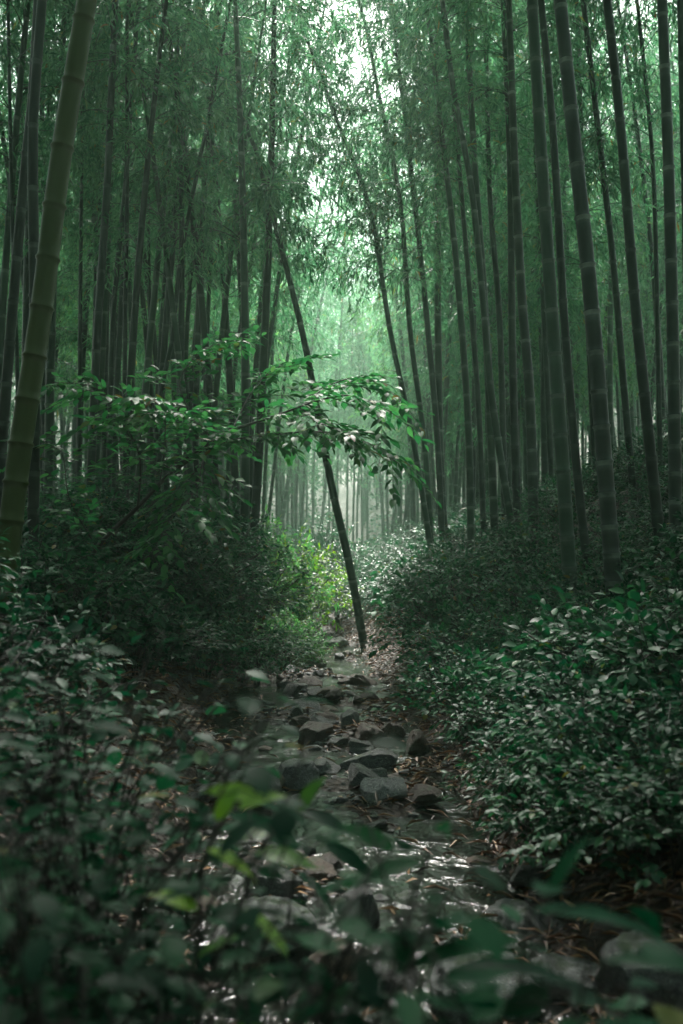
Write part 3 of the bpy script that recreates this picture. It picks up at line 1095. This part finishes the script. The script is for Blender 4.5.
rocks_near = [rock_mesh('rock', M['rock'], s) for s in range(6)]
rocks_pale = [rock_mesh('rock', M['pale_rock'], 40 + s) for s in range(3)]
rocks_brown = [rock_mesh('rock', M['brown_rock'], 20 + s) for s in range(4)]


def rock(px, py, Y, size, label, brown=False, rz=None, k=0, group=None, tilt=(0, 0), sink=.25, name='rock'):
    p = at(px, py, Y)
    me = (rocks_brown if brown else rocks_near)[k % (4 if brown else 6)]
    if 'pale' in label.split(' beside')[0].split(' between')[0].split(' above')[0].split(' of the')[0].split(' with')[0].split(' on the')[0] or label.startswith('white'):
        me = rocks_pale[k % 3]
    o = bpy.data.objects.new(name, me)
    link(o)
    o.scale = size
    o.rotation_euler = (tilt[0], tilt[1], random.uniform(0, 6.28) if rz is None else rz)
    o.location = (p[0], Y, gz(p[0], Y) + size[2] * (1 - sink) * .75)
    return tag(o, label, 'rock', group)


def Yof(py, z=.05):
    """Depth at which a point of height z shows at picture row py."""
    return (CAM_Z - z) / ((py - 560) / F)


def rk(px, py, wpx, label, asp=(1, .8, .6), **kw):
    Y = Yof(py)
    r = wpx * Y / F / 2 * 1.12
    return rock(px, py, Y, (r * asp[0], r * asp[1], r * asp[2]), label, **kw)


rk(245, 795, 62, 'rounded grey boulder with a pale face at the water edge in midstream', (1.0, .8, .75), k=0, rz=.2)
rk(292, 780, 56, 'dark angular boulder touching the rounded grey one', (1.1, .8, .6), k=1, rz=1.2)
rk(384, 797, 44, 'pale mottled boulder in the middle of the stream bed', (1, .85, .75), k=2, rz=.5)
rk(424, 797, 42, 'flat brown rock beside the pale mottled boulder', (1.1, .8, .5), brown=True, k=0, rz=2.0)
rk(417, 748, 34, 'dark brown wedge of rock at the foot of the shrub bank', (1, .8, 1.0), brown=True, k=1)
rk(392, 737, 24, 'brown rock leaning against the dark wedge', (1, .8, .8), brown=True, k=2)
rk(350, 732, 24, 'small black rock upstream beside the flat dark slab', (1, .8, .8), k=3)
rk(362, 760, 26, 'flat dark slab in line above the pale mottled boulder', (1.2, .9, .35), k=4)
rk(245, 705, 22, 'dark rock standing in the water under the drooping bush', (1, .8, .9), k=5)
rk(185, 705, 40, 'wet flat slab shining on the leaf littered bank', (1.2, .8, .35), k=1)
rk(362, 905, 52, 'upright black stone standing in the near stream', (.72, .7, 1.5), k=4, rz=.4)
rk(258, 925, 110, 'broad jagged dark boulder nearest the front leaves', (1.1, .8, .7), k=0, rz=1.0)
rk(325, 950, 100, 'slanted wedge shaped brown boulder beside the broad jagged one', (1.1, .7, .75), brown=True, k=3, rz=.6, tilt=(.25, -.3))
rk(235, 868, 46, 'pale wet stone between the front leaves and the broad jagged boulder', (1, .8, .6), k=2)
rk(520, 905, 66, 'white mottled boulder among dead leaves near the shrub bank', (1, .9, .8), k=2, rz=2.2)
rk(492, 930, 40, 'small pale rock leaning on the white mottled boulder', (1, .8, .7), k=0)
rk(650, 1000, 130, 'large dark layered boulder in the near corner of the bank', (1.0, .8, .6), k=3, rz=.9, tilt=(.1, .15))
rk(560, 960, 90, 'dark low boulder between the white mottled one and the layered one', (1.1, .8, .5), k=5)
rk(478, 850, 44, 'brown slab half buried under the shrub bank', (1.2, .8, .5), brown=True, k=1)
rk(530, 875, 50, 'grey wedge of rock below the low shrubs', (1.2, .8, .5), k=1, rz=.8)
rk(405, 862, 70, 'flat pale slab washed by the near stream', (1.2, .9, .28), k=5)
rk(300, 830, 50, 'dark wet rock below the rounded grey boulder', (1.1, .9, .45), k=3)
rk(265, 830, 44, 'low dark rock awash beside the front leaves', (1.1, .8, .4), k=4)

k = 0
while k < 230:
    Y = random.uniform(2.3, 11.5)
    xc, hw = float(np.interp(Y, YS, XC)), float(np.interp(Y, YS, HW))
    X = xc + random.gauss(0, .62) * hw
    if abs(X - xc) > hw + .25:
        continue
    r = random.uniform(.02, .075) * (1 if random.random() < .75 else 1.8)
    br = random.random() < .45
    o = bpy.data.objects.new('stone', random.choice(rocks_brown if br else rocks_near))
    link(o)
    o.scale = (r * random.uniform(.9, 1.4), r * random.uniform(.7, 1.1), r * random.uniform(.4, .75))
    o.rotation_euler = (random.gauss(0, .2), random.gauss(0, .2), random.uniform(0, 6.28))
    o.location = (X, Y, gz(X, Y) + o.scale[2] * .35)
    if br:
        tag(o, 'small brown stone lying in the stream bed', 'stone', 'small brown stones of the stream bed')
    else:
        tag(o, 'small wet grey stone lying in the stream bed', 'stone', 'small grey stones of the stream bed')
    k += 1

# gravel and dead leaves: uncountable
mg = MB()
n = 3800
Y = 1.8 + 11 * rng.random(n) ** 1.3
X = np.interp(Y, YS, XC) + rng.normal(0, .6, n) * np.interp(Y, YS, HW)
Z = terrain(X, Y)
for x, y, z in zip(X, Y, Z):
    r = .006 + .022 * random.random() ** 2.2
    vv = ICO1[0] * np.array([r * random.uniform(.8, 1.5), r * random.uniform(.7, 1.1), r * .65]) * (1 + rng.normal(0, .14, (len(ICO1[0]), 1)))
    mg.add(vv + np.array([x, y, z + r * .2]), [ICO1[1]])
tag(mg.build('gravel', [M['rock']], smooth=False), kind='stuff')

ml_ = MB()
n = 70000
Y = 1.7 + 13.5 * rng.random(n) ** 1.35
hw = np.interp(Y, YS, HW)
X = np.interp(Y, YS, XC) + rng.uniform(-1, 1, n) * (hw + 1.9)
d = np.abs(X - np.interp(Y, YS, XC)) / hw
patch = .5 + .5 * np.sin(X * 6.1 + 2 * np.sin(Y * 2.3)) * np.sin(Y * 4.7 + 1.4 * np.sin(X * 3.0))
keep = rng.random(n) < np.where(d < .7, .10 + .6 * patch**2, .8)
X, Y = X[keep], Y[keep]
k = len(X)
Z = terrain(X, Y)
wet = (Z < water_z(Y) - .004) & (np.abs(X - np.interp(Y, YS, XC)) < np.interp(Y, YS, HW)) & (rng.random(k) < .9)
X, Y = X[~wet], Y[~wet]
k = len(X)
Z = np.maximum(terrain(X, Y), np.where(np.abs(X - np.interp(Y, YS, XC)) < np.interp(Y, YS, HW), water_z(Y), -9)) + .004 + rng.random(k) * .018
a = rng.uniform(0, 6.28, k)
dr = np.stack([np.cos(a), np.sin(a), rng.normal(0, .22, k)], 1)
leaves(ml_, BLADE, np.stack([X, Y, Z], 1), dr, np.array([0, 0, 1.]) + rng.normal(0, .3, (k, 3)), rng.uniform(.03, .11, k), rng.uniform(.005, .016, k),
       0, rng.random(k) ** 1.4)
tag(ml_.build('leaf_litter', [M['litter']]), kind='stuff')

# ------------------------------------------------------------------ plants in front of the lens
def front_plant(x, y, h, lean, nleaf, leaf, wid, label, group=None, material='front_leaf', shape=BROAD, bright=0):
    z = gz(x, y)
    r = empty('leafy_plant', (x, y, z), label, 'plant', group)
    ms, mlx = MB(), MB()
    pos, dr, up = [], [], []
    for k in range(max(2, nleaf // 16)):
        a = random.uniform(0, 6.28)
        e = np.array([lean[0] + math.cos(a) * .20, lean[1] + math.sin(a) * .14, h * random.uniform(.7, 1.02)])
        Pp, L = spline([np.array([random.uniform(-.008, .008), random.uniform(-.008, .008), -.05]), e * np.array([.25, .25, .6]), e], 24)
        tube(ms, Pp, np.linspace(.004, .0015, 24), 5)
        D = norm(np.gradient(Pp, axis=0))
        az = random.uniform(0, 6.28)
        for q in range(16):
            i = int((.28 + .72 * q / 15) * 23)
            az += 2.4
            o = np.array([math.cos(az), math.sin(az), 0])
            st = Pp[i] + o * random.uniform(.02, .09)
            tube(ms, np.stack([Pp[i], (Pp[i] + st) / 2 + [0, 0, .008], st]), [.0012, .001, .0008], 3, 0, None, False)
            pos.append(st)
            dr.append(o + D[i] * .35 + np.array([0, 0, -.32]) + rng.normal(0, .25, 3))
            up.append(np.array([0, 0, 1.]) + rng.normal(0, .3, 3))
    k = len(pos)
    leaves(mlx, shape, pos, dr, up, leaf * rng.uniform(.6, 1.2, k), wid * rng.uniform(.75, 1.2, k))
    ms.build('stems', [M['bark']], r)
    mlx.build('foliage', [M[material]], r)
    return r


# a thicket of broad leaved plants on the near bank, below and beside the camera
FP = [
    (-.22, .92, .72), (-.34, 1.10, .78), (-.10, 1.05, .62), (-.46, 1.35, .80), (-.28, 1.45, .72), (-.62, 1.6, .82), (-.42, 1.75, .78),
    (-.78, 1.95, .80), (-.55, 2.1, .70), (-.92, 2.3, .74), (-.70, 2.5, .62), (-1.05, 2.7, .62), (-.86, 2.95, .55), (-.36, 1.2, .62),
    (-.52, 1.9, .6), (-.18, 1.25, .45), (-1.15, 3.1, .6),
]
for k, (x, y, top) in enumerate(FP):
    zt = CAM_Z - .0
    h = max(.35, top - gz(x, y) + .12)
    front_plant(x, y, h, (random.uniform(-.05, .1), random.uniform(-.1, .1)), 224, .050, .030,
                'blurred broad leaved plant in the thicket on the near bank below the thick olive bamboo', 'blurred plants of the near thicket')
for k, (x, y, top) in enumerate([(-.13, .80, .73), (-.24, .75, .77), (-.05, .95, .70), (.05, .84, .72), (.15, .92, .70), (.28, .86, .70), (.36, .98, .66), (.24, 1.05, .68), (.33, .82, .73), (-.02, .86, .74)]):
    front_plant(x, y, top - gz(x, y) + .1, (random.uniform(-.03, .05), .05), 80, .052, .03,
                'blurred small leaved plant filling the bottom edge of the near thicket', 'blurred plants along the bottom edge')
front_plant(.02, 1.02, .74 - gz(.05, 1.0), (.02, .1), 32, .07, .028, 'blurred sprig of narrow dark leaves in front of the broad jagged boulder')
front_plant(.02, .80, .78 - gz(.02, .8), (.05, 0), 32, .07, .028, 'blurred dark sprig rising at the bottom edge in the middle')
front_plant(.20, .97, .73 - gz(.22, .95), (.05, 0), 32, .07, .026, 'blurred dark broad leaved plant rising beside the narrow leaved sprig at the bottom')

# dwarf bamboo with long blades, in front on the other side
LBLADE = (np.array([[0, 0, 0], [.15, .36, .02], [.15, 0, 0], [.15, -.36, .02], [.45, .5, .01], [.45, 0, -.02], [.45, -.5, .01],
                    [.75, .34, -.07], [.75, 0, -.10], [.75, -.34, -.07], [1.05, 0, -.24]]), BROAD[1])


def sprig(base_px, base_Y, tip_px, tip_Y, blades, label, material='front_leaf', name='dwarf_bamboo', shape=LBLADE):
    """A cane from the ground through the two picture points; blades given as (along, px angle target, length, width)."""
    a, b = at(*base_px, base_Y), at(*tip_px, tip_Y)
    g = np.array([a[0] * 1.02, a[1], gz(a[0], a[1]) - .04])
    r = empty(name, g, label, 'plant')
    ms, mlx = MB(), MB()
    Pp, _ = spline([g - g, a - g, b - g], 30)
    tube(ms, Pp, np.linspace(.004, .0015, 30), 6)
    pos, dr, up, ln, wd = [], [], [], [], []
    for (f, ang, l, w) in blades:
        i = int(f * 29)
        d = np.array([math.cos(math.radians(ang)), random.uniform(-.5, .3), math.sin(math.radians(ang))])
        pos.append(Pp[i]); dr.append(d)
        up.append(np.array([0, -.45, 1.0]) + rng.normal(0, .15, 3))
        ln.append(l); wd.append(w)
    leaves(mlx, shape, pos, dr, up, np.array(ln), np.array(wd))
    ms.build('stem', [M['bark']], r)
    mlx.build('foliage', [M[material]], r)
    return r


sprig((520, 990), 1.0, (570, 890), .95, [(.95, -8, .17, .026), (.9, 190, .13, .024), (.8, -25, .16, .024), (.7, 205, .14, .024), (.55, -50, .15, .026), (.98, 60, .07, .016)],
      'blurred dwarf bamboo with long blades in front of the layered boulder')
sprig((600, 1010), .85, (615, 925), .85, [(.95, 5, .13, .022), (.9, 160, .12, .022), (.75, -60, .14, .024), (.6, 200, .12, .024), (.6, -20, .12, .022)],
      'blurred dwarf bamboo with a drooping blade in the near corner')
sprig((440, 1000), 1.05, (420, 905), 1.05, [(.95, 170, .11, .026), (.9, 10, .12, .026), (.75, 200, .12, .028), (.7, -30, .12, .026), (.5, 185, .12, .028), (.5, -10, .12, .026)],
      'blurred dwarf bamboo in front of the upright black stone')
sprig((330, 1000), 1.15, (300, 850), 1.3, [(1, 150, .11, .034), (.92, 20, .10, .034), (.82, 195, .12, .036), (.75, -15, .12, .034), (.62, 170, .12, .036), (.55, -25, .11, .034)],
      'blurred leafy sprig hanging over the broad jagged boulder')
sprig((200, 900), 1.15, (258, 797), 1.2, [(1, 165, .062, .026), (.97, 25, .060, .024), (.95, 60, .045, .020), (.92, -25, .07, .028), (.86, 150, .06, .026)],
      'sprig with sunlit bright yellow green leaves above the thicket', 'sunlit_sprig_leaf', 'leafy_sprig')
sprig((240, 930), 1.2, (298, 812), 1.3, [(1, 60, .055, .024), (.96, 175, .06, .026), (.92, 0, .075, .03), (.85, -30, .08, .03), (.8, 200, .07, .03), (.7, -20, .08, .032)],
      'leafy sprig with fresh green leaves just beyond the bright yellow green one', 'fresh_sunlit_leaf', 'leafy_sprig')
sprig((360, 950), 1.15, (395, 850), 1.2, [(1, 150, .07, .024), (.95, 20, .07, .024), (.88, -20, .08, .026), (.8, 190, .08, .026), (.7, -35, .08, .026)],
      'leafy sprig of narrow mid green leaves in front of the flat pale slab', 'tree_leaf', 'leafy_sprig')
sprig((290, 900), 1.6, (345, 830), 1.7, [(1, 150, .08, .03), (.95, -25, .10, .03), (.85, -40, .10, .03), (.75, 185, .09, .03)],
      'leafy sprig with two dark leaves in front of the dark wet rock', 'front_leaf', 'leafy_sprig')

# ------------------------------------------------------------------ air, light, camera
def box(name, lo, hi, m):
    b = MB()
    X = np.array([[lo[0], hi[0]][i & 1] for i in range(8)])
    Yv = np.array([[lo[1], hi[1]][(i >> 1) & 1] for i in range(8)])
    Zv = np.array([[lo[2], hi[2]][(i >> 2) & 1] for i in range(8)])
    b.add(np.stack([X, Yv, Zv], 1), [np.array([[0, 2, 3, 1], [4, 5, 7, 6], [0, 1, 5, 4], [2, 6, 7, 3], [0, 4, 6, 2], [1, 3, 7, 5]])])
    return b.build(name, [m], smooth=False)


m, nt, out, N, L = mat('mist')
pv = N('ShaderNodeVolumePrincipled')
pv.inputs['Color'].default_value = (.62, .95, .74, 1)
pv.inputs['Density'].default_value = .0044
pv.inputs['Anisotropy'].default_value = .6
L(pv.outputs[0], out.inputs['Volume'])
zmax = float(V[:, 2].max())
tag(box('haze', (-67, -47, float(V[:, 2].min()) - 1), (67, 100.5, max(zmax, 18) + 1), m), kind='stuff')

EL = math.radians(52)
w = bpy.data.worlds.new('World')
sc.world = w
w.use_nodes = True
nt = w.node_tree
bg = nt.nodes['Background']
sky = nt.nodes.new('ShaderNodeTexSky')
sky.sky_type = 'NISHITA'
sky.sun_disc = False
sky.sun_elevation = EL
sky.sun_rotation = 0
sky.dust_density = 4
sky.air_density = 1.0
hs = nt.nodes.new('ShaderNodeHueSaturation')
hs.inputs['Saturation'].default_value = .5
nt.links.new(sky.outputs[0], hs.inputs['Color'])
nt.links.new(hs.outputs[0], bg.inputs['Color'])
bg.inputs['Strength'].default_value = .06

sd = bpy.data.lights.new('sun', 'SUN')
sd.energy = 5.0
sd.angle = math.radians(11)
sd.color = (1, .97, .9)
so = bpy.data.objects.new('sun', sd)
so.rotation_euler = (-(math.pi / 2 - EL), 0, 0)
link(so)

cd = bpy.data.cameras.new('camera')
cam = bpy.data.objects.new('camera', cd)
link(cam)
cam.location = (0, 0, CAM_Z)
cam.rotation_euler = (math.pi / 2 + PITCH, 0, 0)
cd.sensor_width = 36
cd.lens = 36 * F / 1024
cd.clip_start = .05
cd.clip_end = 400
cd.dof.use_dof = True
cd.dof.focus_distance = 6.3
cd.dof.aperture_fstop = 3.3
sc.camera = cam

c = sc.cycles
c.max_bounces = 5
c.diffuse_bounces = 3
c.glossy_bounces = 2
c.transmission_bounces = 3
c.transparent_max_bounces = 4
c.volume_bounces = 1
c.use_denoising = True
c.sample_clamp_indirect = 4
vs = sc.view_settings
vs.view_transform = 'Standard'
vs.look = 'None'
vs.exposure = 2.1
vs.gamma = 1
